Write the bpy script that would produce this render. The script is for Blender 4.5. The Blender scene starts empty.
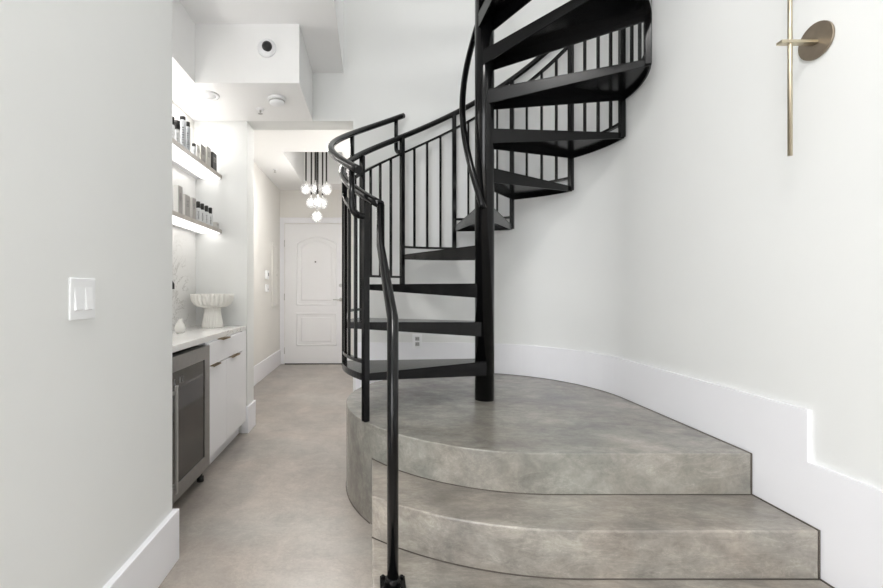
import bpy, bmesh, math, random
from mathutils import Vector, Matrix
random.seed(7)
C = bpy.context.scene.collection
PI = math.pi
R_ = math.radians

# ------------------------------------------------------------------ materials
def new_mat(name):
    m = bpy.data.materials.new(name); m.use_nodes = True
    nt = m.node_tree; nt.nodes.clear()
    out = nt.nodes.new('ShaderNodeOutputMaterial')
    b = nt.nodes.new('ShaderNodeBsdfPrincipled')
    nt.links.new(b.outputs[0], out.inputs[0])
    return m, nt, b, out

def srgb(r, g, b):
    f = lambda c: (c/255/12.92) if c/255 <= .04045 else ((c/255+.055)/1.055)**2.4
    return (f(r), f(g), f(b), 1)

def noise(nt, scale, detail=4, rough=.55, stretch=(1, 1, 1), dist=0):
    tc = nt.nodes.new('ShaderNodeTexCoord'); mp = nt.nodes.new('ShaderNodeMapping')
    mp.inputs['Scale'].default_value = stretch; mp.inputs['Location'].default_value = (.371, .213, .437); mp.inputs['Rotation'].default_value = (.13, .21, .3)
    n = nt.nodes.new('ShaderNodeTexNoise')
    n.inputs['Scale'].default_value = scale; n.inputs['Detail'].default_value = detail
    n.inputs['Roughness'].default_value = rough; n.inputs['Distortion'].default_value = dist
    nt.links.new(tc.outputs['Object'], mp.inputs[0]); nt.links.new(mp.outputs[0], n.inputs[0])
    return n

def ramp(nt, src, stops):
    r = nt.nodes.new('ShaderNodeValToRGB')
    el = r.color_ramp.elements
    el[0].position, el[0].color = stops[0]
    el[1].position, el[1].color = stops[-1]
    for p, c in stops[1:-1]:
        e = el.new(p); e.color = c
    nt.links.new(src, r.inputs[0])
    return r

def bump(nt, b, src, strength, dist=.002):
    n = nt.nodes.new('ShaderNodeBump'); n.inputs['Strength'].default_value = strength
    n.inputs['Distance'].default_value = dist
    nt.links.new(src, n.inputs['Height']); nt.links.new(n.outputs[0], b.inputs['Normal'])

def paint(name, col, rough=.55, var=.015, scale=6, bmp=.05, metal=0, spec=.5):
    m, nt, b, o = new_mat(name)
    n = noise(nt, scale, 3)
    lo = tuple(max(0, c*(1-var*2)) for c in col[:3])+(1,)
    hi = tuple(min(1, c*(1+var*2)) for c in col[:3])+(1,)
    r = ramp(nt, n.outputs[0], [(.3, lo), (.7, hi)])
    nt.links.new(r.outputs[0], b.inputs['Base Color'])
    b.inputs['Roughness'].default_value = rough; b.inputs['Metallic'].default_value = metal
    b.inputs['Specular IOR Level'].default_value = spec
    if bmp:
        n2 = noise(nt, 180, 2); bump(nt, b, n2.outputs[0], bmp, .001)
    return m

def concrete(name, c0, c1, c2, rough=.3, stretch=(1, 1, 1), streak=.25, scale=1.6, warm=None):
    m, nt, b, o = new_mat(name)
    n = noise(nt, scale, 6, .6, stretch, .25)
    r = ramp(nt, n.outputs[0], [(.36, c0), (.5, c1), (.64, c2)])
    cur = r.outputs[0]
    def mul(src, fac):
        nonlocal cur
        mx = nt.nodes.new('ShaderNodeMix'); mx.data_type = 'RGBA'; mx.blend_type = 'MULTIPLY'
        mx.inputs[0].default_value = fac
        nt.links.new(cur, mx.inputs[6]); nt.links.new(src, mx.inputs[7]); cur = mx.outputs[2]
    # warm and greenish clouds
    nw = noise(nt, scale*1.3, 4, .55, (stretch[1], stretch[0], stretch[2]), .4)
    mul(ramp(nt, nw.outputs[0], [(.38, (1.04, .99, .95, 1)), (.62, (.975, .99, .98, 1))]).outputs[0], .8)
    # mottled trowel passes at three sizes
    n2 = noise(nt, scale*3.6, 6, .65, (stretch[0], stretch[1]*1.2, stretch[2]), .5)
    mul(ramp(nt, n2.outputs[0], [(.36, (.84, .845, .845, 1)), (.64, (1.16, 1.155, 1.14, 1))]).outputs[0], streak*2)
    n4 = noise(nt, scale*9, 8, .72, (stretch[0]*.6, stretch[1]*1.1, stretch[2]*.9), .8)
    mul(ramp(nt, n4.outputs[0], [(.36, (.82, .82, .82, 1)), (.64, (1.18, 1.18, 1.18, 1))]).outputs[0], streak*2)
    # pale and dark scratches
    n5 = noise(nt, scale*3, 7, .7, (stretch[0]*.5, stretch[1]*1.6, stretch[2]*1.3), 1.2)
    mul(ramp(nt, n5.outputs[0], [(.485, (1, 1, 1, 1)), (.5, (1.25, 1.25, 1.24, 1)), (.515, (1, 1, 1, 1)), (.56, (1, 1, 1, 1)), (.57, (.8, .8, .79, 1)), (.58, (1, 1, 1, 1))]).outputs[0], streak*1.8)
    n3 = noise(nt, 70, 4, .75)
    mul(ramp(nt, n3.outputs[0], [(.35, (.9, .9, .9, 1)), (.65, (1.08, 1.08, 1.08, 1))]).outputs[0], .7)
    nt.links.new(cur, b.inputs['Base Color'])
    b.inputs['Roughness'].default_value = rough
    bump(nt, b, n4.outputs[0], .1, .003)
    return m

def emit(name, col, s):
    m, nt, b, o = new_mat(name)
    n = noise(nt, 8, 2); r = ramp(nt, n.outputs[0], [(.2, col), (.8, col)])
    nt.links.new(r.outputs[0], b.inputs['Emission Color'])
    b.inputs['Emission Strength'].default_value = s; b.inputs['Base Color'].default_value = col
    return m

def marble(name):
    m, nt, b, o = new_mat(name)
    n = noise(nt, 4.6, 8, .62, (1.2, 1.0, 1.4), .9)
    g = .58
    r = ramp(nt, n.outputs[0], [(.2, (1, 1, 1, 1)), (.478, (1, 1, 1, 1)), (.5, (g, g*.98, g*.95, 1)), (.518, (1, 1, 1, 1)), (.8, (1, 1, 1, 1))])
    msk = noise(nt, 1.9, 2, .5)
    mr = ramp(nt, msk.outputs[0], [(.5, (0, 0, 0, 1)), (.62, (1, 1, 1, 1))])
    base = noise(nt, 2.5, 4, .6, (1, 1, 1), .5)
    br = ramp(nt, base.outputs[0], [(.3, (.80, .79, .77, 1)), (.7, (.87, .865, .855, 1))])
    mx = nt.nodes.new('ShaderNodeMix'); mx.data_type = 'RGBA'; mx.blend_type = 'MULTIPLY'
    nt.links.new(mr.outputs[0], mx.inputs[0])
    nt.links.new(br.outputs[0], mx.inputs[6]); nt.links.new(r.outputs[0], mx.inputs[7])
    nt.links.new(mx.outputs[2], b.inputs['Base Color']); b.inputs['Roughness'].default_value = .22
    return m

M = {}
M['wall'] = paint('wall_paint', srgb(228, 229, 228), .7, .006, 2, .05)
M['wall_warm'] = paint('wall_paint_entry', srgb(229, 227, 223), .7, .006, 2, .05)
M['ceil'] = paint('ceiling_paint', srgb(243, 243, 243), .8, .005, 2, .04)
M['trim'] = paint('trim_paint', srgb(238, 238, 242), .4, .004, 3, 0)
M['cabinet'] = paint('cabinet_lacquer', srgb(240, 240, 243), .35, .004, 3, 0)
M['door'] = paint('door_paint', srgb(238, 238, 240), .42, .005, 3, 0)
M['floor'] = concrete('floor_concrete', srgb(142, 136, 131), srgb(158, 152, 146), srgb(174, 168, 162), .29, (1, .6, 1), .24, 1.3)
M['platform'] = concrete('platform_concrete', srgb(121, 119, 114), srgb(139, 137, 131), srgb(156, 153, 147), .2, (1, 1, 1), .4, 1.7)
M['step'] = concrete('step_concrete', srgb(119, 115, 110), srgb(140, 135, 129), srgb(160, 155, 148), .3, (.8, 1, 1.2), .5, 2.2)
M['black'] = paint('black_steel', (.0032, .0032, .0035, 1), .2, .1, 30, 0, 0, .27)
M['seam_shade'] = paint('crevice_shade', srgb(84, 78, 72), .9, .1, 20, 0)
M['black_rail'] = paint('black_enamel', (.003, .003, .0033, 1), .14, .1, 30, 0, 0, .3)
M['steel'] = paint('brushed_steel', (.3, .295, .29, 1), .38, .03, 40, 0, 1)
M['dark_glass'] = paint('cooler_glass', (.028, .025, .023, 1), .06, .25, 5, 0, 0, .32)
M['dark'] = paint('dark_plastic', (.015, .015, .015, 1), .4, .05, 10, 0)
M['brass'] = paint('aged_brass', srgb(198, 188, 166), .36, .04, 25, 0, 1)
M['bronze'] = paint('antique_bronze', srgb(146, 134, 119), .42, .05, 25, 0, .75)
M['pull'] = paint('pull_brass', srgb(140, 118, 84), .35, .04, 25, 0, 1)
M['chrome'] = paint('satin_nickel', (.55, .54, .53, 1), .45, .03, 20, 0, 1)
M['rod'] = paint('smoked_chrome', (.05, .048, .046, 1), .3, .03, 20, 0, 1)
M['marble'] = marble('veined_marble')
M['shelf'] = paint('limed_oak', srgb(196, 190, 182), .5, .05, 14, 0)
M['white_plastic'] = paint('white_plastic', srgb(240, 241, 243), .4, .004, 6, 0)
M['grey_plastic'] = paint('grey_plastic', srgb(175, 175, 174), .45, .01, 6, 0)
M['ceramic'] = paint('matte_ceramic', srgb(240, 238, 233), .6, .01, 10, .05)
M['bottle_white'] = paint('bottle_white', srgb(224, 225, 226), .35, .01, 10, 0)
M['bottle_grey'] = paint('bottle_grey', srgb(196, 199, 203), .3, .02, 10, 0)
M['cap'] = paint('bottle_cap_black', srgb(38, 37, 36), .35, .05, 10, 0)
M['box_grey'] = paint('carton_grey', srgb(168, 164, 160), .6, .02, 10, 0)
M['box_light'] = paint('carton_pale', srgb(205, 202, 197), .6, .02, 10, 0)
M['box_white'] = paint('carton_white', srgb(232, 230, 226), .6, .01, 10, 0)
M['box_black'] = paint('carton_black', srgb(52, 50, 49), .5, .05, 10, 0)
M['ink'] = paint('label_ink', srgb(112, 112, 114), .6, .03, 10, 0)
M['led'] = emit('led_strip', (1, .98, .95, 1), 1.9)
M['fill_up'] = emit('fill_glow', (1, .98, .95, 1), 15)
M['bulb'] = emit('bulb_glow', (1, .97, .94, 1), 1.6)

def crackle_glass():
    m, nt, b, o = new_mat('crackle_glass')
    tc = nt.nodes.new('ShaderNodeTexCoord')
    v = nt.nodes.new('ShaderNodeTexVoronoi'); v.inputs['Scale'].default_value = 42; v.feature = 'DISTANCE_TO_EDGE'
    nt.links.new(tc.outputs['Object'], v.inputs['Vector'])
    r = ramp(nt, v.outputs[0], [(0, (1, 1, 1, 1)), (.12, (.1, .1, .1, 1))])
    n = noise(nt, 30, 3)
    b.inputs['Base Color'].default_value = (.95, .95, .95, 1); b.inputs['Roughness'].default_value = .08
    b.inputs['Transmission Weight'].default_value = .75
    b.inputs['IOR'].default_value = 1.25
    b.inputs['Emission Color'].default_value = (1, .98, .95, 1)
    er = ramp(nt, n.outputs[0], [(.4, (0, 0, 0, 1)), (.6, (.16, .16, .16, 1))])
    nt.links.new(er.outputs[0], b.inputs['Emission Strength'])
    bump(nt, b, r.outputs[0], .8, .01)
    return m
M['globe'] = crackle_glass()

# ------------------------------------------------------------------ mesh builder
class MB:
    def __init__(s): s.v = []; s.f = []; s.sm = []
    def add(s, vs, fs, smooth=False):
        o = len(s.v); s.v += [Vector(x) for x in vs]
        for f in fs: s.f.append(tuple(o+i for i in f)); s.sm.append(smooth)
        return s
    def box(s, x0, x1, y0, y1, z0, z1):
        vs = [(x, y, z) for z in (z0, z1) for y in (y0, y1) for x in (x0, x1)]
        return s.add(vs, [(0, 2, 3, 1), (4, 5, 7, 6), (0, 1, 5, 4), (2, 6, 7, 3), (0, 4, 6, 2), (1, 3, 7, 5)])
    def prism(s, poly, z0, z1):
        n = len(poly)
        a = sum(poly[i][0]*poly[(i+1) % n][1]-poly[(i+1) % n][0]*poly[i][1] for i in range(n))
        if a < 0: poly = poly[::-1]
        vs = [(x, y, z0) for x, y in poly]+[(x, y, z1) for x, y in poly]
        fs = [tuple(range(n-1, -1, -1)), tuple(range(n, 2*n))]
        fs += [(i, (i+1) % n, n+(i+1) % n, n+i) for i in range(n)]
        return s.add(vs, fs)
    def tube(s, path, r, n=12, caps=True, closed=False):
        P = [Vector(p) for p in path]; m = len(P)
        tang = []
        for i in range(m):
            a = P[i-1] if (i > 0 or closed) else None
            b = P[(i+1) % m] if (i < m-1 or closed) else None
            t = Vector((0, 0, 0))
            if a is not None: t += (P[i]-a).normalized()
            if b is not None: t += (b-P[i]).normalized()
            tang.append(t.normalized())
        up = Vector((0, 0, 1)) if abs(tang[0].z) < .9 else Vector((1, 0, 0))
        nrm = (up-tang[0]*up.dot(tang[0])).normalized()
        vs = []; rings = []
        for i in range(m):
            if i > 0:
                q = tang[i-1].rotation_difference(tang[i]); nrm = q @ nrm
                nrm = (nrm-tang[i]*nrm.dot(tang[i])).normalized()
            bn = tang[i].cross(nrm)
            sc = 1.0
            # miter widening, only in the plane of the bend
            bend = None
            if 0 < i < m-1 or closed:
                d1 = (P[i]-P[i-1]).normalized(); d2 = (P[(i+1) % m]-P[i]).normalized()
                c = max(-1, min(1, d1.dot(d2))); half = math.acos(c)/2
                if half > .05:
                    bend = (d2-d1).normalized(); sc = 1/max(.35, math.cos(half))
            for k in range(n):
                th = 2*PI*k/n
                o = nrm*math.cos(th)*r+bn*math.sin(th)*r
                if bend is not None:
                    o += bend*(o.dot(bend))*(sc-1)
                vs.append(P[i]+o)
        fs = []
        for i in range(m if closed else m-1):
            j = (i+1) % m
            for k in range(n):
                k2 = (k+1) % n
                fs.append((i*n+k, i*n+k2, j*n+k2, j*n+k))
        s.add(vs, fs, True)
        if caps and not closed:
            o = len(s.v)-len(vs)
            s.f.append(tuple(o+k for k in range(n-1, -1, -1))); s.sm.append(False)
            s.f.append(tuple(o+(m-1)*n+k for k in range(n))); s.sm.append(False)
        return s
    def lathe(s, prof, c, n=32, axis='z', flute=None):
        """prof: (radius, height); flute(th, radius, height) -> radius"""
        vs = []; m = len(prof)
        for r, h in prof:
            for k in range(n):
                th = 2*PI*k/n; rr = flute(th, r, h) if flute else r
                a, b = rr*math.cos(th), rr*math.sin(th)
                p = {'z': (a, b, h), 'x': (h, a, b), 'y': (b, h, a)}[axis]
                vs.append((c[0]+p[0], c[1]+p[1], c[2]+p[2]))
        fs = [(i*n+k, i*n+(k+1) % n, (i+1)*n+(k+1) % n, (i+1)*n+k) for i in range(m-1) for k in range(n)]
        s.add(vs, fs, True)
        o = len(s.v)-len(vs)
        if prof[0][0] > 1e-4: s.f.append(tuple(o+k for k in range(n-1, -1, -1))); s.sm.append(False)
        if prof[-1][0] > 1e-4: s.f.append(tuple(o+(m-1)*n+k for k in range(n))); s.sm.append(False)
        return s
    def sphere(s, c, r, n=20, m=12):
        return s.lathe([(max(1e-5, r*math.sin(PI*i/m)), -r*math.cos(PI*i/m)) for i in range(m+1)], c, n)

ROOT = {}
def obj(name, mb, mat, parent=None, bevel=0, origin=None, seg=2):
    me = bpy.data.meshes.new(name)
    off = Vector(origin) if origin else (ROOT[parent.name] if parent else Vector((0, 0, 0)))
    me.from_pydata([tuple(v-off) for v in mb.v], [], mb.f)
    me.materials.append(M[mat] if isinstance(mat, str) else mat)
    for p, sm in zip(me.polygons, mb.sm): p.use_smooth = sm
    bm = bmesh.new(); bm.from_mesh(me); bmesh.ops.remove_doubles(bm, verts=bm.verts, dist=1e-6)
    bmesh.ops.recalc_face_normals(bm, faces=bm.faces); bm.to_mesh(me); bm.free()
    o = bpy.data.objects.new(name, me); C.objects.link(o)
    if parent: o.parent = parent; ROOT[o.name] = ROOT[parent.name]
    else: o.location = off; ROOT[o.name] = off
    if bevel:
        md = o.modifiers.new('edge', 'BEVEL'); md.width = bevel; md.segments = seg; md.limit_method = 'ANGLE'; md.angle_limit = R_(50)
    return o
def thing(name, label, cat, loc, group=None):
    o = bpy.data.objects.new(name, None); C.objects.link(o); o.location = loc
    o.empty_display_size = .1
    o['label'] = label; o['category'] = cat
    if group: o['group'] = group
    ROOT[o.name] = Vector(loc)
    return o
def struct(name, mb, mat, bevel=0, label=None, cat=None):
    o = obj(name, mb, mat, None, bevel); o['kind'] = 'structure'
    if label: o['label'] = label
    if cat: o['category'] = cat
    return o

# ------------------------------------------------------------------ camera
EYE = 1.13
cd = bpy.data.cameras.new('camera'); cam = bpy.data.objects.new('camera', cd); C.objects.link(cam)
cam.location = (0, 0, EYE); cam.rotation_euler = (PI/2, 0, 0)
cd.sensor_width = 36; cd.lens = 450/883*36
cd.shift_x = (441.5-372)/883; cd.shift_y = -(294-290)/883
cd.clip_start = .02
bpy.context.scene.camera = cam

# ------------------------------------------------------------------ room shell
XL, XN, XR, YB, YD, YR, HC = -.832, -1.405, 1.52, 3.56, 6.87, -3.2, 4.3
struct('floor', MB().box(-4.1, 1.75, YR-.1, YD+.1, -.1, 0), 'floor', label='polished taupe concrete floor of the entry hall', cat='floor')
struct('wall_left', MB().box(-1.6, XL, .6, 1.875, 0, HC).box(-4.1, -1.6, .6, .8, 0, HC), 'wall', label='blank off-white wall with a light switch, nearest the camera', cat='wall')
struct('wall_entry', MB().box(-1.6, XN, 1.875, YD+.1, 0, HC), 'wall_warm', label='warm off-white hall wall beside the white front door', cat='wall')
struct('wall_stub', MB().box(XN, -.987, YB, 3.755, 0, 2.66), 'wall', label='short white wall end closing the bar niche', cat='wall')
struct('wall_header', MB().box(XN, -1.142, 1.875, 2.904, 2.466, HC), 'ceil', label='white header wall above the bar niche opening', cat='wall')
struct('ceiling_soffit', MB().box(XN, -.47, 2.904, YB+.001, 2.466, 2.848), 'ceil', label='boxed white ceiling soffit carrying the round security camera', cat='ceiling')
struct('ceiling_bulkhead', MB().box(-1.142, -.225, 1.3, YB+.03, 2.848, HC), 'ceil', label='higher white ceiling bulkhead above the boxed soffit', cat='ceiling')
struct('wall_over_hall', MB().box(XN, -.15, YB, 3.755, 2.466, HC), 'wall', label='white wall above the opening to the entry hall', cat='wall')
struct('wall_back', MB().box(-.15, .66, YB, 3.755, 0, HC), 'wall', label='white wall behind the railing of the spiral staircase', cat='wall')
struct('wall_hall', MB().box(-.15, -.03, 3.755, YD+.1, 0, HC), 'wall_warm', label='hall wall running to the front door behind the stair', cat='wall')
struct('wall_door', MB().box(XN, -.15, YD, YD+.1, 0, HC), 'wall_warm', label='end wall holding the white front door', cat='wall')
# curved corner and right wall
cx, cy, rw = .64, 2.68, .88
def wall_path(r_off, y_end=YR, n=26):
    p = []
    for i in range(n+1):
        a = PI/2*i/n
        p.append((cx+(rw-r_off)*math.sin(a), cy+(rw-r_off)*math.cos(a)))
    p.append((XR-r_off, y_end))
    return p
inner = wall_path(0); outer = wall_path(-.2)
w = MB().prism(inner+outer[::-1], 0, HC)
wr = struct('wall_right', w, 'wall', label='off-white wall curving round the staircase and carrying the brass sconce', cat='wall')
for p in wr.data.polygons: p.use_smooth = abs(p.normal.z) < .5
wr.data.set_sharp_from_angle(angle=R_(30))
# rear wall with a big window the daylight comes through
WX0, WX1, WZ0, WZ1 = -3.7, -.5, .15, 3.7
struct('wall_side', MB().box(-4.2, -4.1, YR-.1, .8, 0, HC), 'wall')
wb = MB().box(-4.1, WX0, YR-.1, YR, 0, HC).box(WX1, XR+.2, YR-.1, YR, 0, HC).box(WX0, WX1, YR-.1, YR, 0, WZ0).box(WX0, WX1, YR-.1, YR, WZ1, HC)
struct('wall_rear', wb, 'wall')
wf = MB()
for x in (WX0, WX0+1.03, WX0+2.1, WX1-.06): wf.box(x, x+.06, YR-.08, YR-.02, WZ0, WZ1)
for z in (WZ0, 2.4, WZ1-.06): wf.box(WX0, WX1, YR-.075, YR-.025, z, z+.06)
struct('window_1', wf, 'trim')
struct('ceiling', MB().box(-4.1, 1.75, YR-.1, YB+.3, HC, HC+.1), 'ceil')
# hall ceiling with its tray recess
HZ = 2.657; rx0, rx1, ry0, ry1 = -.985, -.33, 4.98, 6.48
hc = MB().box(XN, rx0, 3.755, YD, HZ, HZ+.6).box(rx1, -.15, 3.755, YD, HZ, HZ+.6)
hc.box(rx0, rx1, 3.755, ry0, HZ, HZ+.6).box(rx0, rx1, ry1, YD, HZ, HZ+.6).box(rx0, rx1, ry0, ry1, HZ+.55, HZ+.6)
struct('ceiling_hall', hc, 'ceil', label='white hall ceiling with a deep rectangular recess', cat='ceiling')

# ------------------------------------------------------------------ baseboards
BT = .015; BH = .211
struct('baseboard_left', MB().box(XL, XL+.022, .578, 1.895, 0, BH).box(-4, XL, .578, .6, 0, BH).box(-1.1, XL, 1.875, 1.895, 0, BH), 'trim', .003, 'tall white baseboard under the light switch wall', 'baseboard')
struct('baseboard_stub', MB().box(-.99, -.987+.014, YB-.014, 3.755+.014, 0, BH).box(-1.03, -.987, YB-.014, YB, 0, BH), 'trim', .003, 'white baseboard wrapping the short wall end by the cabinet', 'baseboard')
struct('baseboard_entry', MB().box(XN, XN+.018, 3.755, YD-.02, 0, .225), 'trim', .003, 'tall white baseboard on the hall wall leading to the door', 'baseboard')
struct('baseboard_hall', MB().box(-.168, -.15, YB, YD, 0, .225), 'trim', .003)
HP, RS = .483, .161
ZT = .715
bi = [(-.13, YB)]+wall_path(0, 0, 26)[:-1]
bo = [(-.13, YB-BT)]+wall_path(BT, 0, 26)[:-1]
prof = [ZT]*len(bi)
st = [(1.557, ZT), (1.557, .535), (1.285, .535), (1.285, .375), (1.0, .375), (1.0, BH), (YR, BH)]
for y, z in st:
    bi.append((XR, y)); bo.append((XR-BT, y)); prof.append(z)
mb = MB(); n = len(bi); vs = []
for (a, b, z) in zip(bi, bo, prof):
    vs += [(a[0], a[1], 0), (a[0], a[1], z), (b[0], b[1], z), (b[0], b[1], 0)]
fs = []
for i in range(n-1):
    a, b = 4*i, 4*i+4
    same = abs(bi[i][1]-bi[i+1][1]) < 1e-6 and abs(bi[i][0]-bi[i+1][0]) < 1e-6
    if same:
        fs.append((a+1, a+2, b+2, b+1))
    else:
        fs += [(a+1, a+2, b+2, b+1), (a+2, a+3, b+3, b+2), (a, a+1, b+1, b)]
fs += [(0, 3, 2, 1), (4*n-4, 4*n-3, 4*n-2, 4*n-1)]
mb.add(vs, fs)
bb = struct('baseboard_right', mb, 'trim', 0, 'tall white baseboard stepping down beside the concrete stairs', 'baseboard')

# ------------------------------------------------------------------ concrete platform and steps
ox, oy, orr = .72, 2.65, .87
XB = XR-BT-.004
def arc(r, a0, a1, n=40):
    return [(ox+r*math.cos(a0+(a1-a0)*i/n), oy+r*math.sin(a0+(a1-a0)*i/n)) for i in range(n+1)]
plat = thing('concrete_platform', 'round polished concrete platform with two curved steps under the spiral staircase', 'steps', (ox, oy, 0))
# landing: left half of the drum, back follows the curved wall
back = [p for p in wall_path(BT+.004, 1.78)]
aback = math.asin((YB-BT-.004-oy)/orr) if (YB-BT-.004-oy) < orr else PI/2
left = arc(orr, -PI/2, -PI-(PI-(PI/2+(PI/2-aback))) if False else -PI/2-PI*.985, 56)
left = [p for p in left if p[1] < YB-BT-.005]
poly = [(XB, oy-orr)]+left+[(.6, YB-BT-.004)]+[p for p in back if p[1] > oy-orr and p[0] > .61]
obj('landing', MB().prism(poly, 0, HP), 'platform', plat, .007, seg=3)
def step_poly(r_in, r_out):
    def front(r):
        a0 = -PI/2; a1 = -PI+math.acos(min(1, (ox)/r))
        return arc(r, a0, a1, 30)
    fo = front(r_out); fi = front(r_in)
    return [(XB, oy-r_out)]+fo+fi[::-1]+[(XB, oy-r_in)]
obj('step', MB().prism(step_poly(orr+.002, orr+.27), 0, HP-RS), 'step', plat, .007, seg=3)
obj('step', MB().prism(step_poly(orr+.272, orr+.54), 0, HP-2*RS), 'step', plat, .007, seg=3)

# dark beads painting in crevice shade where concrete meets itself, floor and baseboard
def fr_arc(r):
    a1 = -PI+math.acos(min(1, ox/r))
    return [(XB, oy-r)]+arc(r, -PI/2, a1, 30)
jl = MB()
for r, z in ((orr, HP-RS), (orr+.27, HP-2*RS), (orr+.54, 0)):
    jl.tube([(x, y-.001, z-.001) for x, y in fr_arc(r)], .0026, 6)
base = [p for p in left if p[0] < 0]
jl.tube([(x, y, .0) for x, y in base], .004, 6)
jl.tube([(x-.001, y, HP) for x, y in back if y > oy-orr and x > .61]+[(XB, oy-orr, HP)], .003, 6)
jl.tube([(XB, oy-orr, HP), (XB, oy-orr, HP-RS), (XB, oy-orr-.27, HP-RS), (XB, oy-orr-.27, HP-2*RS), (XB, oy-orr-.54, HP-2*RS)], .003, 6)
obj('shade_bead', jl, 'seam_shade', plat)

# ------------------------------------------------------------------ spiral staircase
PX, PY, SR = .665, 2.66, .838
RISE, DA, A1 = .2253, 30.12, -122.5
def ang(b): return A1+DA*(b-1)
def pt(r, a, z): return Vector((PX+r*math.sin(R_(a)), PY+r*math.cos(R_(a)), z))
def ztread(k): return .4925+RISE*k
def zhelix(a): return .4925+RISE*(1+(a-A1)/DA)
HR = .88
stair = thing('spiral_staircase', 'black steel spiral staircase winding round one pole on the concrete platform', 'staircase', (PX, PY, HP))
NT = 13
pole = MB().lathe([(.056, HP), (.056, HC)], (PX, PY, 0), 40)
obj('pole', pole, 'black_rail', stair)
for k in range(1, NT+1):
    a0, a1, z = ang(k), ang(k+1), ztread(k)
    N = 14; r0 = .05
    arcp = [a0+(a1-a0)*i/N for i in range(N+1)]
    mb = MB()
    def inner_pt(a, sgn):   # where an edge plate is welded on, tangent to the pole
        return pt(.03, a, z)+Vector((math.sin(R_(a+90*sgn)), math.cos(R_(a+90*sgn)), 0))*.046
    i0, i1 = inner_pt(a0, -1), inner_pt(a1, 1)
    top = [Vector((PX, PY, 0)), i0]+[pt(SR, a, 0) for a in arcp]+[i1]
    mb.prism([(p.x, p.y) for p in top], z-.006, z)
    t = obj('tread', mb, 'black', stair)
    for a, s, ip_ in ((a0, 1, i0), (a1, -1, i1)):
        d = Vector((math.cos(R_(a)), -math.sin(R_(a)), 0))*.008*s
        pi_, po = ip_-Vector((0, 0, .0005)), pt(SR, a, z-.0005)
        vs = [pi_, po, po-Vector((0, 0, .034)), pi_-Vector((0, 0, .084))]
        vs += [v+d for v in vs]
        obj('edge_flange', MB().add(vs, [(0, 1, 2, 3), (7, 6, 5, 4), (0, 4, 5, 1), (1, 5, 6, 2), (2, 6, 7, 3), (3, 7, 4, 0)]), 'black', t, .0015)
    rp = [(pt(SR+.002, a, 0).x, pt(SR+.002, a, 0).y) for a in arcp]+[(pt(SR-.006, a, 0).x, pt(SR-.006, a, 0).y) for a in arcp[::-1]]
    obj('outer_rim', MB().prism(rp, z-.034, z+.0005), 'black', t)
def sweep_bar(path, w, h):
    """rectangular bar following a path, kept upright"""
    vs = []; m = len(path)
    for i, p in enumerate(path):
        t = (path[min(i+1, m-1)]-path[max(i-1, 0)]); s = Vector((t.y, -t.x, 0)).normalized()*w/2
        u = Vector((0, 0, h/2))
        vs += [p-s-u, p+s-u, p+s+u, p-s+u]
    fs = [(0, 1, 2, 3), (4*m-1, 4*m-2, 4*m-3, 4*m-4)]
    for i in range(m-1):
        for k in range(4):
            k2 = (k+1) % 4
            fs.append((4*i+k, 4*i+4+k, 4*i+4+k2, 4*i+k2))
    return MB().add(vs, fs)
def sqbar(p, z0, z1, w, a):
    c, s = math.cos(R_(-a)), math.sin(R_(-a)); h = w/2
    q = [(p.x+c*x-s*y, p.y+s*x+c*y) for x, y in ((-h, -h), (h, -h), (h, h), (-h, h))]
    return MB().prism(q, z0, z1)
RP = SR-.012
for b in range(1, NT+1):
    a = ang(b); z0 = HP if b == 1 else ztread(b-1)-.03
    obj('post', sqbar(pt(RP, a+.0, 0), z0, zhelix(a)+HR-.012, .031, a), 'black_rail', stair, .003)
for b in range(1, NT):
    a0, a1 = ang(b), ang(b+1)
    zb = ztread(b)+.058
    obj('bottom_rail', sweep_bar([pt(RP, a0+(a1-a0)*i/8, zb) for i in range(9)], .022, .016), 'black_rail', stair)
    for q in (.25, .5, .75):
        a = a0+(a1-a0)*q
        obj('baluster', sqbar(pt(RP, a, 0), zb, zhelix(a)+HR-.12, .0145, a), 'black_rail', stair)
AEND = ang(NT)
obj('top_rail', sweep_bar([pt(RP, A1+(AEND-A1)*i/90, zhelix(A1+(AEND-A1)*i/90)+HR-.124) for i in range(91)], .024, .018), 'black_rail', stair)
A0 = -131.8
hp = [pt(SR, A0+(AEND+4-A0)*i/110, zhelix(A0+(AEND+4-A0)*i/110)+HR) for i in range(111)]
obj('handrail', MB().tube(hp, .0205, 16), 'black_rail', stair)
e = hp[0]
fp = Vector((.068, 1.47, HP-2*RS))
npath = [e, Vector((e.x, e.y, 1.335)), Vector((fp.x, fp.y, 1.035)), Vector((fp.x, fp.y, fp.z))]
nw = obj('newel_post', MB().tube(npath, .0188, 20), 'black_rail', stair)
fl = MB().box(fp.x-.042, fp.x+.042, fp.y-.042, fp.y+.042, fp.z, fp.z+.01)
fl.lathe([(.026, .01), (.024, .03), (.017, .034)], tuple(fp), 20)
for sx in (-1, 1):
    for sy in (-1, 1): fl.lathe([(.007, .01), (.007, .017), (.001, .02)], (fp.x+sx*.031, fp.y+sy*.031, fp.z), 6)
obj('base_flange', fl, 'black', nw, .0015)
RG = .905
ga0, ga1 = -126.3, -27.8
def zg(a): return zhelix(a)+HR+.128+.037*(a-ga0)/(ga1-ga0)
g = obj('grab_rail', MB().tube([pt(RG, ga0+(ga1-ga0)*i/50, zg(ga0+(ga1-ga0)*i/50)) for i in range(51)], .0205, 16), 'black_rail', stair)
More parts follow.
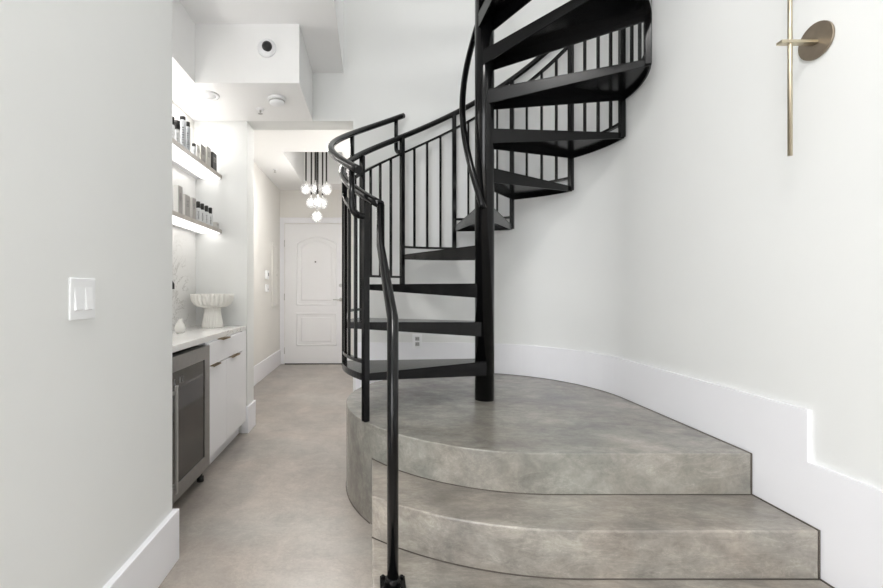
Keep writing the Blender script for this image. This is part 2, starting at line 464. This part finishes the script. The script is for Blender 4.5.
for b in (1, 3, 4):
    a = ang(b); zt, zb = zg(a), zhelix(a)+HR-.105
    path = [pt(RG, a, zt-.005), pt(RG, a, zb+.045)]
    path += [pt(RG-.045*(1-math.cos(q)), a, zb+.045-.045*math.sin(q)) for q in (PI/6, PI/3, PI/2)]
    path += [pt(RP, a, zb)]
    obj('rail_bracket', MB().tube(path, .0155, 12), 'black_rail', g)
def zi(a): return 2.135+RISE*(a+90)/DA
ip = [pt(.128, -163+(250)*i/60, zi(-163+250*i/60)) for i in range(61)]
ir = obj('inner_rail', MB().tube(ip, .0185, 14), 'black_rail', stair)
for a in (-20, 60):
    obj('rail_bracket', MB().tube([pt(.05, a, zi(a)), pt(.128, a, zi(a))], .008, 8), 'black_rail', ir)

# ------------------------------------------------------------------ front door
dx0, dx1, dzt = -1.328, -.414, 2.135
d = thing('door_1', 'white two-panel front door with an arched upper panel', 'door', ((dx0+dx1)/2, YD-.02, 0)); d['kind'] = 'structure'
yf = YD-.014
slab = MB().box(dx0, dx1, yf, YD-.001, .012, dzt)
obj('slab', slab, 'door', d, .002)
def panel_path(x0, x1, z0, z1, arch):
    p = [(x0, z0), (x1, z0), (x1, z1)]
    if arch:
        for i in range(1, 16):
            u = i/16; x = x1+(x0-x1)*u
            e_ = abs(2*u-1); p.append((x, z1+arch*(1-e_**2.2)))
    p.append((x0, z1)); return p
sx = (dx1-dx0)/(345-285)
px = lambda x: dx0+(x-285)*sx
pz = lambda y: EYE+(290-y)/450*YD
for name, x0, x1, z0, z1, ar in (('upper_panel', 297.3, 336.3, pz(304.5), pz(244), .1), ('lower_panel', 297.3, 336.3, pz(345), pz(313.5), 0)):
    x0, x1 = px(x0), px(x1)
    pp = panel_path(x0, x1, z0, z1, ar)
    mb = MB().tube([(x, yf, z) for x, z in pp], .011, 10, closed=True)
    k = .055
    pin = panel_path(x0+k, x1-k, z0+k, z1-k, ar)
    nn = len(pin); cxm = (x0+x1)/2; czm = (z0+z1)/2
    vs = [(x, yf+.001, z) for x, z in pin]+[(cxm+(x-cxm)*.93, yf-.008, czm+(z-czm)*.96) for x, z in pin]
    mb.add(vs, [tuple(range(nn, 2*nn))]+[(i, (i+1) % nn, nn+(i+1) % nn, nn+i) for i in range(nn)])
    obj(name, mb, 'door', d)
hz = pz(299.5); hx = px(341)
hl = MB().lathe([(.028, 0), (.028, .012), (.012, .014), (.012, .05)], (hx, yf-.05, hz), 20, 'y')
hl.v = [Vector((v.x, 2*yf-v.y-.05, v.z)) for v in hl.v]
hl.tube([(hx, yf-.045, hz), (hx-.03, yf-.05, hz), (hx-.115, yf-.05, hz-.002)], .009, 10)
obj('lever_handle', hl, 'chrome', d)
obj('deadbolt', MB().lathe([(.029, 0), (.027, .018), (.001, .02)], (hx, yf-.02, pz(285.5)), 20, 'y'), 'chrome', d)
obj('peephole', MB().lathe([(.013, 0), (.013, .012)], (px(315.7), yf-.011, pz(262)), 14, 'y'), 'dark', d)
for y in (243.5, 297, 350.5):
    z = pz(y); obj('hinge', MB().tube([(dx0-.006, yf-.004, z-.05), (dx0-.006, yf-.004, z+.05)], .007, 8), 'chrome', d)
# casing
cz = 2.135+.012
cs = MB().box(XN+.002, dx0-.008, YD-.022, YD, 0, cz+.075).box(dx1+.008, dx1+.085, YD-.022, YD, 0, cz+.075).box(dx0-.008, dx1+.008, YD-.022, YD, cz, cz+.075)
cs.box(XN+.002, dx1+.09, YD-.028, YD, cz+.07, cz+.085)
struct('trim_1', cs, 'trim', .002, 'white casing framing the front door', 'door casing')
struct('trim_2', MB().box(dx0, dx1, YD-.03, YD, 0, .012), 'dark', 0, 'dark threshold strip under the front door', 'threshold')

# ------------------------------------------------------------------ small fittings on walls
sw = thing('light_switch', 'white double light switch on the blank near wall', 'light switch', (XL, 1.289, 1.104))
sw_y0, sw_y1, sz0, sz1 = 1.2325, 1.345, 1.046, 1.164
obj('wall_plate', MB().box(XL, XL+.006, sw_y0, sw_y1, sz0, sz1), 'white_plastic', sw, .0025)
for yc in (1.265, 1.312):
    vs = [(XL+.005, yc-.0165, 1.072), (XL+.005, yc+.0165, 1.072), (XL+.005, yc+.0165, 1.138), (XL+.005, yc-.0165, 1.138),
          (XL+.012, yc-.015, 1.074), (XL+.012, yc+.015, 1.074), (XL+.0065, yc+.015, 1.136), (XL+.0065, yc-.015, 1.136)]
    obj('rocker', MB().add(vs, [(0, 1, 2, 3), (7, 6, 5, 4), (0, 4, 5, 1), (1, 5, 6, 2), (2, 6, 7, 3), (3, 7, 4, 0)]), 'white_plastic', sw, .001)

ot = thing('power_outlet', 'white power outlet low on the wall behind the stair treads', 'outlet', (.356, YB-BT, .726))
x0 = .356-.037
obj('wall_plate', MB().box(x0, x0+.074, YB-BT-.006, YB, .668, .783), 'white_plastic', ot, .002)
for zc in (.705, .747):
    s_ = obj('socket', MB().box(.356-.017, .356+.017, YB-BT-.009, YB-BT-.005, zc-.015, zc+.015), 'grey_plastic', ot, .002)
    obj('slot', MB().box(.349, .351, YB-BT-.0095, YB-BT-.0085, zc-.006, zc+.006).box(.361, .363, YB-BT-.0095, YB-BT-.0085, zc-.006, zc+.006), 'dark', s_)

def hall_xz(x, y): # point on the entry wall
    Y = 450*-XN/(372-x); return Y, EYE+(290-y)/450*Y
Y, z = hall_xz(266, 275)
th = thing('thermostat', 'small white thermostat with a dark display on the hall wall above another control', 'thermostat', (XN, Y, z))
obj('housing', MB().box(XN-.004, XN+.03, Y-.055, Y+.055, z-.055, z+.06), 'white_plastic', th, .005)
obj('display', MB().box(XN+.029, XN+.031, Y-.0, Y+.04, z-.015, z+.03), 'dark', th)
Y, z = hall_xz(266, 287.5)
ic = thing('intercom', 'small plain white intercom below the thermostat on the hall wall', 'intercom', (XN, Y, z))
obj('housing', MB().box(XN-.004, XN+.028, Y-.045, Y+.045, z-.055, z+.04), 'white_plastic', ic, .005)
obj('button', MB().box(XN+.027, XN+.031, Y-.015, Y+.015, z-.035, z-.015), 'grey_plastic', ic, .001)
bp = thing('breaker_panel', 'tall white electrical panel with a flush door beside the front door', 'breaker panel', (XN, 6.47, .9))
obj('frame', MB().box(XN, XN+.018, 6.29, 6.325, .89, 1.80).box(XN, XN+.012, 6.615, 6.65, .89, 1.80).box(XN, XN+.012, 6.325, 6.615, .89, .93).box(XN, XN+.012, 6.325, 6.615, 1.76, 1.80), 'wall_warm', bp, .002)
bd = obj('panel_door', MB().box(XN, XN+.006, 6.331, 6.609, .936, 1.754), 'wall_warm', bp, .002)
obj('latch', MB().box(XN+.011, XN+.016, 6.58, 6.6, 1.33, 1.36), 'chrome', bd)

# brass wall sconce
sc = thing('wall_sconce', 'slim brass rod sconce with a round backplate on the blank side wall', 'sconce', (XR, 1.534, 1.979))
obj('backplate', MB().lathe([(.0605, 0), (.0605, .007), (.058, .01)], (XR-.0105, 1.534, 1.979), 48, 'x'), 'bronze', sc, 0)
obj('arm', MB().box(1.388, XR-.006, 1.522, 1.546, 1.968, 1.978), 'brass', sc, .001)
obj('rod', MB().tube([(1.425, 1.534, 1.588), (1.425, 1.534, 2.42)], .0068, 16), 'brass', sc)

# ------------------------------------------------------------------ soffit fittings
yb = 2.904
def facept(x, y, Y): return (x-372)/450*Y, EYE+(290-y)/450*Y
x, z = facept(267, 48.5, yb)
cm = thing('security_camera', 'round white security camera with a dark lens on the soffit face', 'security camera', (x, yb, z))
def y_lathe(prof, c, n=32):
    mb = MB().lathe(prof, (c[0], 0, c[2]), n, 'y'); mb.v = [Vector((v.x, c[1]-v.y, v.z)) for v in mb.v]; return mb
obj('base_ring', y_lathe([(.06, 0), (.058, .014), (.046, .026), (.036, .03)], (x, yb, z)), 'white_plastic', cm)
eb = MB().sphere((x+.0, yb-.012, z-.012), .034, 24, 16)
obj('eyeball', eb, 'white_plastic', cm)
lb = MB().sphere((x+.008, yb-.034, z-.005), .032, 24, 16)
obj('lens', lb, M['dark'], cm)
ZS = 2.466
def ceilpt(x, y, z): Y = (z-EYE)*450/(290-y); return (x-372)/450*Y, Y
def z_lathe_down(prof, c, n=36):
    mb = MB().lathe(prof, (c[0], c[1], 0), n); mb.v = [Vector((v.x, v.y, c[2]-v.z)) for v in mb.v]; return mb
x, y = ceilpt(277, 98.5, ZS)
sd = thing('smoke_detector', 'domed white smoke detector under the soffit beside the sprinkler', 'smoke detector', (x, y, ZS))
obj('base_plate', z_lathe_down([(.064, 0), (.064, .012), (.058, .014)], (x, y, ZS)), 'white_plastic', sd)
obj('cover', z_lathe_down([(.054, .014), (.052, .034), (.042, .042), (.001, .044)], (x, y, ZS)), 'white_plastic', sd)
obj('vent_ring', z_lathe_down([(.0545, .018), (.0555, .02), (.0555, .026), (.054, .028)], (x, y, ZS)), 'grey_plastic', sd)
x, y = ceilpt(208, 95, ZS)
dl = thing('recessed_downlight', 'flat round white downlight in the niche end of the soffit', 'downlight', (x, y, ZS))
obj('trim_ring', z_lathe_down([(.076, 0), (.076, .006), (.06, .01), (.055, .004)], (x, y, ZS)), 'white_plastic', dl)
obj('diffuser', z_lathe_down([(.056, .001), (.056, .0045), (.001, .005)], (x, y, ZS)), 'white_plastic', dl)
def sprinkler(x, y, z, label):
    s_ = thing('fire_sprinkler', label, 'sprinkler', (x, y, z), 'ceiling fire sprinklers')
    obj('escutcheon', z_lathe_down([(.03, -.004), (.028, .005), (.012, .008)], (x, y, z), 24), 'white_plastic', s_)
    obj('head', z_lathe_down([(.008, .006), (.008, .022), (.003, .024), (.003, .034)], (x, y, z), 12), 'chrome', s_)
    obj('deflector', z_lathe_down([(.017, .034), (.017, .036), (.001, .037)], (x, y, z), 16), 'chrome', s_)
x, y = ceilpt(260.4, 109, ZS); sprinkler(x, y, ZS, 'small chrome fire sprinkler under the boxed soffit')
x, y = ceilpt(275, 169.5, HZ); sprinkler(x, y, HZ, 'small chrome fire sprinkler in the hall ceiling near the chandelier')

# ------------------------------------------------------------------ chandelier
yc = 5.7
ch = thing('pendant_chandelier', 'cluster chandelier of seven glowing glass globes in the entry hall', 'chandelier', (-.69, yc, HZ+.55))
obj('canopy', MB().box(-.83, -.55, yc-.16, yc+.16, HZ+.52, HZ+.549), 'chrome', ch, .004)
for (u, v, dy) in ((306, 189, 0), (315.3, 188.5, .05), (326.4, 189.5, -.02), (311.4, 203, .04), (322.6, 203.5, .06), (317.8, 202.5, -.08), (317, 216.8, 0)):
    Y = yc+dy; x, z = facept(u, v, Y); r = .07
    rd = obj('rod', MB().tube([(x, Y, z+r-.006), (x, Y, HZ+.53)], .01, 12), 'rod', ch)
    gl = obj('globe', MB().sphere((x, Y, z), r, 28, 18), 'globe', ch)
    obj('bulb', MB().sphere((x, Y, z), .026, 14, 10), 'bulb', gl)
    obj('socket', MB().lathe([(.018, r-.012), (.018, r+.03), (.012, r+.034)], (x, Y, z), 14), 'chrome', rd)

# ------------------------------------------------------------------ bar niche: counter, cooler, cabinet, shelves
yn0, yn1 = 1.9, YB-.002
obj_ct = obj('countertop', MB().box(XN+.002, -.998, yn0, yn1, .815, .85), 'marble', None, .002, origin=(-1.2, 2.75, .815))
obj_ct['label'] = 'white veined marble countertop over the wine cooler and cabinet'; obj_ct['category'] = 'countertop'
bs = obj('backsplash', MB().box(XN+.0005, XN+.0125, yn0, yn1-.002, .8505, 2.008), 'marble', None, 0, origin=(XN, 2.75, .85))
bs['label'] = 'white marble backsplash with grey veins behind the shelves'; bs['category'] = 'backsplash'
wc = thing('wine_cooler', 'stainless steel wine cooler with a dark glass door under the counter', 'wine cooler', (-1.18, 2.41, 0))
wy0, wy1 = 2.11, 2.716
obj('body', MB().box(XN+.03, -1.03, wy0+.005, wy1-.005, .06, .795), 'dark', wc)
fr = MB()
fz0, fz1 = .073, .797
fr.box(-1.028, -.98, wy0, wy0+.075, fz0, fz1).box(-1.028, -.98, wy1-.075, wy1, fz0, fz1)
fr.box(-1.028, -.98, wy0+.075, wy1-.075, fz0, fz0+.077).box(-1.028, -.98, wy0+.075, wy1-.075, fz1-.075, fz1)
dr = obj('door', fr, 'steel', wc, 0)
obj('glass', MB().box(-1.02, -.985, wy0+.075, wy1-.075, fz0+.077, fz1-.075), 'dark_glass', dr)
hd = MB().box(-.95, -.938, 2.165, 2.182, .145, .668)
for z in (.18, .63): hd.box(-.985, -.945, 2.168, 2.179, z-.008, z+.008)
obj('handle', hd, 'chrome', dr, .002)
pn = MB()
for i, y in enumerate((2.2, 2.235, 2.30, 2.335)): pn.box(-.9855, -.9842, y, y+.014, .655, .685)
obj('control_panel', pn, 'ink', dr)
obj('kick_plate', MB().box(-1.06, -1.05, wy0, wy1, 0, .062), 'dark', wc)
for y in (2.14, 2.66): obj('foot', MB().lathe([(.02, 0), (.02, .03), (.012, .032), (.012, .062)], (-1.015, y, 0), 14), 'dark', wc)

cb = thing('base_cabinet', 'white base cabinet with a drawer and two doors next to the cooler', 'cabinet', (-1.19, 3.13, 0))
cy0, cy1 = 2.722, 3.545
obj('carcass', MB().box(XN+.015, -1.008, cy0, cy1, .105, .814), 'cabinet', cb)
obj('toe_kick', MB().box(XN+.015, -1.05, cy0, cy1, 0, .105), 'cabinet', cb)
ymid = .985*450/(372-226.5)
def tabpull(y0, y1, z, par):
    obj('pull', MB().box(-1.006, -.968, y0, y1, z, z+.004).box(-.971, -.968, y0, y1, z-.004, z+.004), 'pull', par, 0)
ye = 3.44
dw = obj('drawer', MB().box(-1.007, -.986, cy0+.003, ye, .668, .808), 'cabinet', cb, .002)
tabpull(2.93, 3.08, .808, dw)
d1 = obj('door', MB().box(-1.007, -.986, cy0+.003, ymid-.0015, .11, .662), 'cabinet', cb, .002)
tabpull(2.76, 2.89, .662, d1)
d2 = obj('door', MB().box(-1.007, -.986, ymid+.0015, ye, .11, .662), 'cabinet', cb, .002)
tabpull(3.13, 3.31, .662, d2)
obj('filler_strip', MB().box(-1.007, -.992, ye+.002, cy1, .105, .812), 'cabinet', cb)

XSF = -1.19
def shelf(zt, label):
    s_ = obj('wall_shelf', MB().box(XN+.013, XSF, yn0, yn1, zt-.027, zt), 'cabinet', None, .0015, origin=(-1.3, 2.75, zt))
    eb_ = obj('edge_band', MB().box(XSF+.0002, XSF+.003, yn0, yn1, zt-.027, zt), 'shelf', s_)
    eb_['label'] = 'greyish limed oak front edge'
    s_['label'] = label; s_['category'] = 'shelf'; s_['group'] = 'niche shelves'
    l = obj('led_strip', MB().box(XSF-.15, XSF-.01, yn0+.02, yn1-.008, zt-.030, zt-.0272), 'led', s_)
    l['label'] = 'glowing white light panel under the shelf'
    if zt > 2:   # added fill strip, unseen behind the bottles, brightening niche ceiling and soffit
        obj('fill_strip', MB().box(XN+.02, XN+.035, yn0+.02, yn1-.02, zt+.0002, zt+.006), 'fill_up', s_)
    return s_
ZU, ZL = 2.036, 1.605
shelf(ZU, 'upper lit white niche shelf with an oak edge, tall white bottles on it')
shelf(ZL, 'lower lit white niche shelf with an oak edge, four small bottles on it')

def bottle(y, x, zs, dia, h, caph, body, label, group, capd=.8):
    t = thing('bottle', label, 'bottle', (x, y, zs), group)
    r = dia/2; hb = h-caph
    obj('body', MB().lathe([(r*.92, 0), (r, .004), (r, hb-.014), (r*.85, hb-.004), (r*.55, hb)], (x, y, zs), 24), body, t)
    rc = r*capd
    obj('cap', MB().lathe([(rc, hb), (rc, h-.004), (rc*.9, h)], (x, y, zs), 20), 'cap', t)
    mb = MB()
    a0 = R_(-62)   # text column facing the room
    for q in range(7):
        z0 = zs+hb*.18+q*hb*.085
        w_ = random.uniform(.14, .3)
        arcv = []
        for j in range(5):
            a = a0-w_+2*w_*j/4
            arcv.append((x+(r+.0006)*math.cos(a), y+(r+.0006)*math.sin(a)))
        vs = [(p[0], p[1], z0) for p in arcv]+[(p[0], p[1], z0+hb*.04) for p in arcv]
        mb.add(vs, [(j, j+1, 6+j, 5+j) for j in range(4)])
    obj('label_print', mb, 'ink', t)
    return t
def carton(y0, y1, xf, zs, h, depth, mat, label, group, side=None):
    t = thing('carton', label, 'box', (xf-depth/2, (y0+y1)/2, zs), group)
    obj('carton_body', MB().box(xf-depth, xf, y0, y1, zs, zs+h), mat, t, .001)
    mb = MB(); ym = (y0+y1)/2; hw = (y1-y0)*.3
    for q in range(4):
        z = zs+h*(.72-.07*q); ww = hw*random.uniform(.5, 1)
        mb.add([(xf+.0006, ym-ww, z), (xf+.0006, ym+ww, z), (xf+.0006, ym+ww, z+h*.025), (xf+.0006, ym-ww, z+h*.025)], [(0, 1, 2, 3)])
    obj('label_print', mb, 'ink' if mat != 'box_black' else 'box_grey', t)
    if side:
        obj('end_panel', MB().box(xf-depth+.001, xf-.001, y0-.0012, y0, zs+.001, zs+h-.001), side, t)
    return t
gu = 'toiletries on the upper niche shelf'; gl_ = 'toiletries on the lower niche shelf'
bottle(2.745, -1.222, ZU, .036, .15, .048, 'bottle_white', 'white bottle half hidden by the wall edge on the upper shelf', gu, .95)
bottle(2.81, -1.217, ZU, .038, .15, .054, 'bottle_white', 'short white bottle with a tall black cap on the upper shelf', gu, .98)
bottle(2.892, -1.217, ZU, .044, .208, .022, 'bottle_grey', 'tallest pale grey bottle on the upper shelf, beside a black-capped short one', gu, .8)
bottle(2.965, -1.216, ZU, .037, .2, .03, 'bottle_grey', 'slim tall pale bottle behind the tallest bottle on the upper shelf', gu, .85)
bottle(3.07, -1.215, ZU, .032, .092, .02, 'bottle_white', 'smallest white bottle with a black cap on the upper shelf', gu, .8)
carton(3.105, 3.16, -1.208, ZU, .103, .04, 'box_white', 'small plain white carton next to the smallest bottle', gu)
carton(3.178, 3.268, -1.208, ZU, .128, .035, 'box_grey', 'grey carton between two pale cartons on the upper shelf', gu, 'box_white')
carton(3.285, 3.368, -1.206, ZU, .15, .04, 'box_light', 'tall pale carton beside the black one on the upper shelf', gu, 'box_white')
carton(3.392, 3.478, -1.2, ZU, .138, .035, 'box_black', 'black carton at the open end of the upper shelf', gu)
carton(2.83, 2.892, -1.217, ZL, .185, .03, 'box_grey', 'tallest grey carton on the lower shelf', gl_, 'box_white')
carton(2.935, 3.01, -1.217, ZL, .15, .03, 'box_grey', 'grey carton in the middle of the three on the lower shelf', gl_, 'box_white')
carton(3.035, 3.095, -1.21, ZL, .15, .03, 'box_grey', 'grey carton touching the row of four small bottles', gl_, 'box_white')
for y, lab in ((3.14, 'small black-capped bottle nearest the grey cartons'), (3.215, 'second small black-capped bottle from the grey cartons'),
               (3.295, 'third small black-capped bottle from the grey cartons'), (3.375, 'small black-capped bottle nearest the tiny low carton')):
    bottle(y, -1.213, ZL, .04, .142, .045, 'bottle_white', lab, gl_, .66)
carton(3.465, 3.53, -1.2, ZL, .05, .035, 'box_light', 'tiny low carton at the end of the lower shelf', gl_)

# fluted pedestal bowl
bx, by, bz = -1.2, 3.385, .8505
def flute_b(th, r, h):
    w_ = max(0, min(1, (h-.16)/.02)) if h > .155 else 1
    return r*(1+.05*math.cos(th*26)*w_)
bw = thing('pedestal_bowl', 'white fluted pedestal bowl on the marble counter', 'bowl', (bx, by, bz))
obj('pedestal', MB().lathe([(.077, 0), (.077, .006), (.07, .05), (.061, .1), (.058, .135), (.07, .152)], (bx, by, bz), 156, flute=lambda th, r, h: r*(1+.03*math.cos(th*26))), 'ceramic', bw)
obj('bowl', MB().lathe([(.06, .15), (.1, .156), (.128, .172), (.143, .2), (.149, .235), (.15, .25), (.143, .251), (.136, .225), (.118, .195), (.08, .178), (.001, .174)],
    (bx, by, bz), 208, flute=lambda th, r, h: r*(1+(.05*(abs(math.cos(th*13))*2-1) if h > .152 and r > .09 else 0))), 'ceramic', bw)
# small white vase
vx, vy = -1.25, 2.93
va = thing('small_vase', 'small white vase at the near end of the marble counter', 'vase', (vx, vy, bz))
obj('vase_body', MB().lathe([(.022, 0), (.032, .015), (.034, .035), (.024, .06), (.013, .078), (.016, .092), (.012, .092), (.01, .08)], (vx, vy, bz), 32), 'ceramic', va)
# black wall spout
fx, fy = XN+.012, 2.83
fa = thing('wall_faucet', 'black faucet tip peeking past the wall edge above the counter', 'faucet', (fx, fy, 1.17))
obj('spout', MB().tube([(fx, fy, 1.19), (fx+.09, fy, 1.195), (fx+.125, fy, 1.188), (fx+.14, fy, 1.165), (fx+.14, fy, 1.135)], .011, 14), 'dark', fa)
obj('wall_flange', MB().lathe([(.026, 0), (.026, .01), (.014, .012)], (fx, fy, 1.19), 20, 'x'), 'dark', fa)

# ------------------------------------------------------------------ light
def area(name, loc, rot, sx_, sy_, power, col=(1, 1, 1)):
    l = bpy.data.lights.new(name, 'AREA'); l.shape = 'RECTANGLE'; l.size = sx_; l.size_y = sy_; l.energy = power; l.color = col
    o = bpy.data.objects.new(name, l); C.objects.link(o); o.location = loc; o.rotation_euler = rot
    return o
area('window_daylight', ((WX0+WX1)/2, YR+.25, (WZ0+WZ1)/2-.2), (R_(108), 0, 0), WX1-WX0-.1, WZ1-WZ0-.6, 145, (.97, .985, 1))
sl = bpy.data.lights.new('bounce_sun', 'SUN'); sl.energy = 22; sl.angle = R_(1); sl.color = (.92, .96, 1)  # added so its bounce off the unseen floor lifts the soffit undersides
so = bpy.data.objects.new('bounce_sun', sl); C.objects.link(so)
so.rotation_euler = Vector((.12, .68, -1)).to_track_quat('-Z', 'Y').to_euler()
area('ceiling_light', (-.58, -.6, HC-.02), (R_(14), 0, 0), .9, .9, 80, (1, .985, .96))
area('loft_light', (.35, 2.9, HC-.02), (0, 0, 0), 1.1, 1.1, 5, (1, .99, .97))
area('hall_light', (-.62, 4.66, HZ-.01), (0, 0, 0), .5, .5, 19, (1, .985, .965))
area('niche_light', (-1.27, 2.7, 2.46), (0, 0, 0), .14, 1.4, 5, (1, .98, .95))
for (u, v) in ((306, 189), (326, 189), (317, 216)):
    x, z = facept(u, v, yc)
    l = bpy.data.lights.new('chandelier_glow', 'POINT'); l.energy = 1.6; l.shadow_soft_size = .06; l.color = (1, .98, .95)
    o = bpy.data.objects.new('chandelier_glow', l); C.objects.link(o); o.location = (x, yc-.2, z-.12)
wd = bpy.data.worlds.new('world'); bpy.context.scene.world = wd; wd.use_nodes = True
wd.node_tree.nodes['Background'].inputs[0].default_value = (.95, .97, 1, 1)
wd.node_tree.nodes['Background'].inputs[1].default_value = 1.0

s = bpy.context.scene
s.view_settings.view_transform = 'Standard'; s.view_settings.look = 'None'
s.view_settings.exposure = 0.3; s.view_settings.gamma = 1; s.view_settings.use_curve_mapping = False
s.cycles.max_bounces = 10; s.cycles.diffuse_bounces = 6
s.cycles.use_denoising = True; s.cycles.use_guiding = True; s.cycles.use_adaptive_sampling = False
s.cycles.sample_clamp_indirect = 6
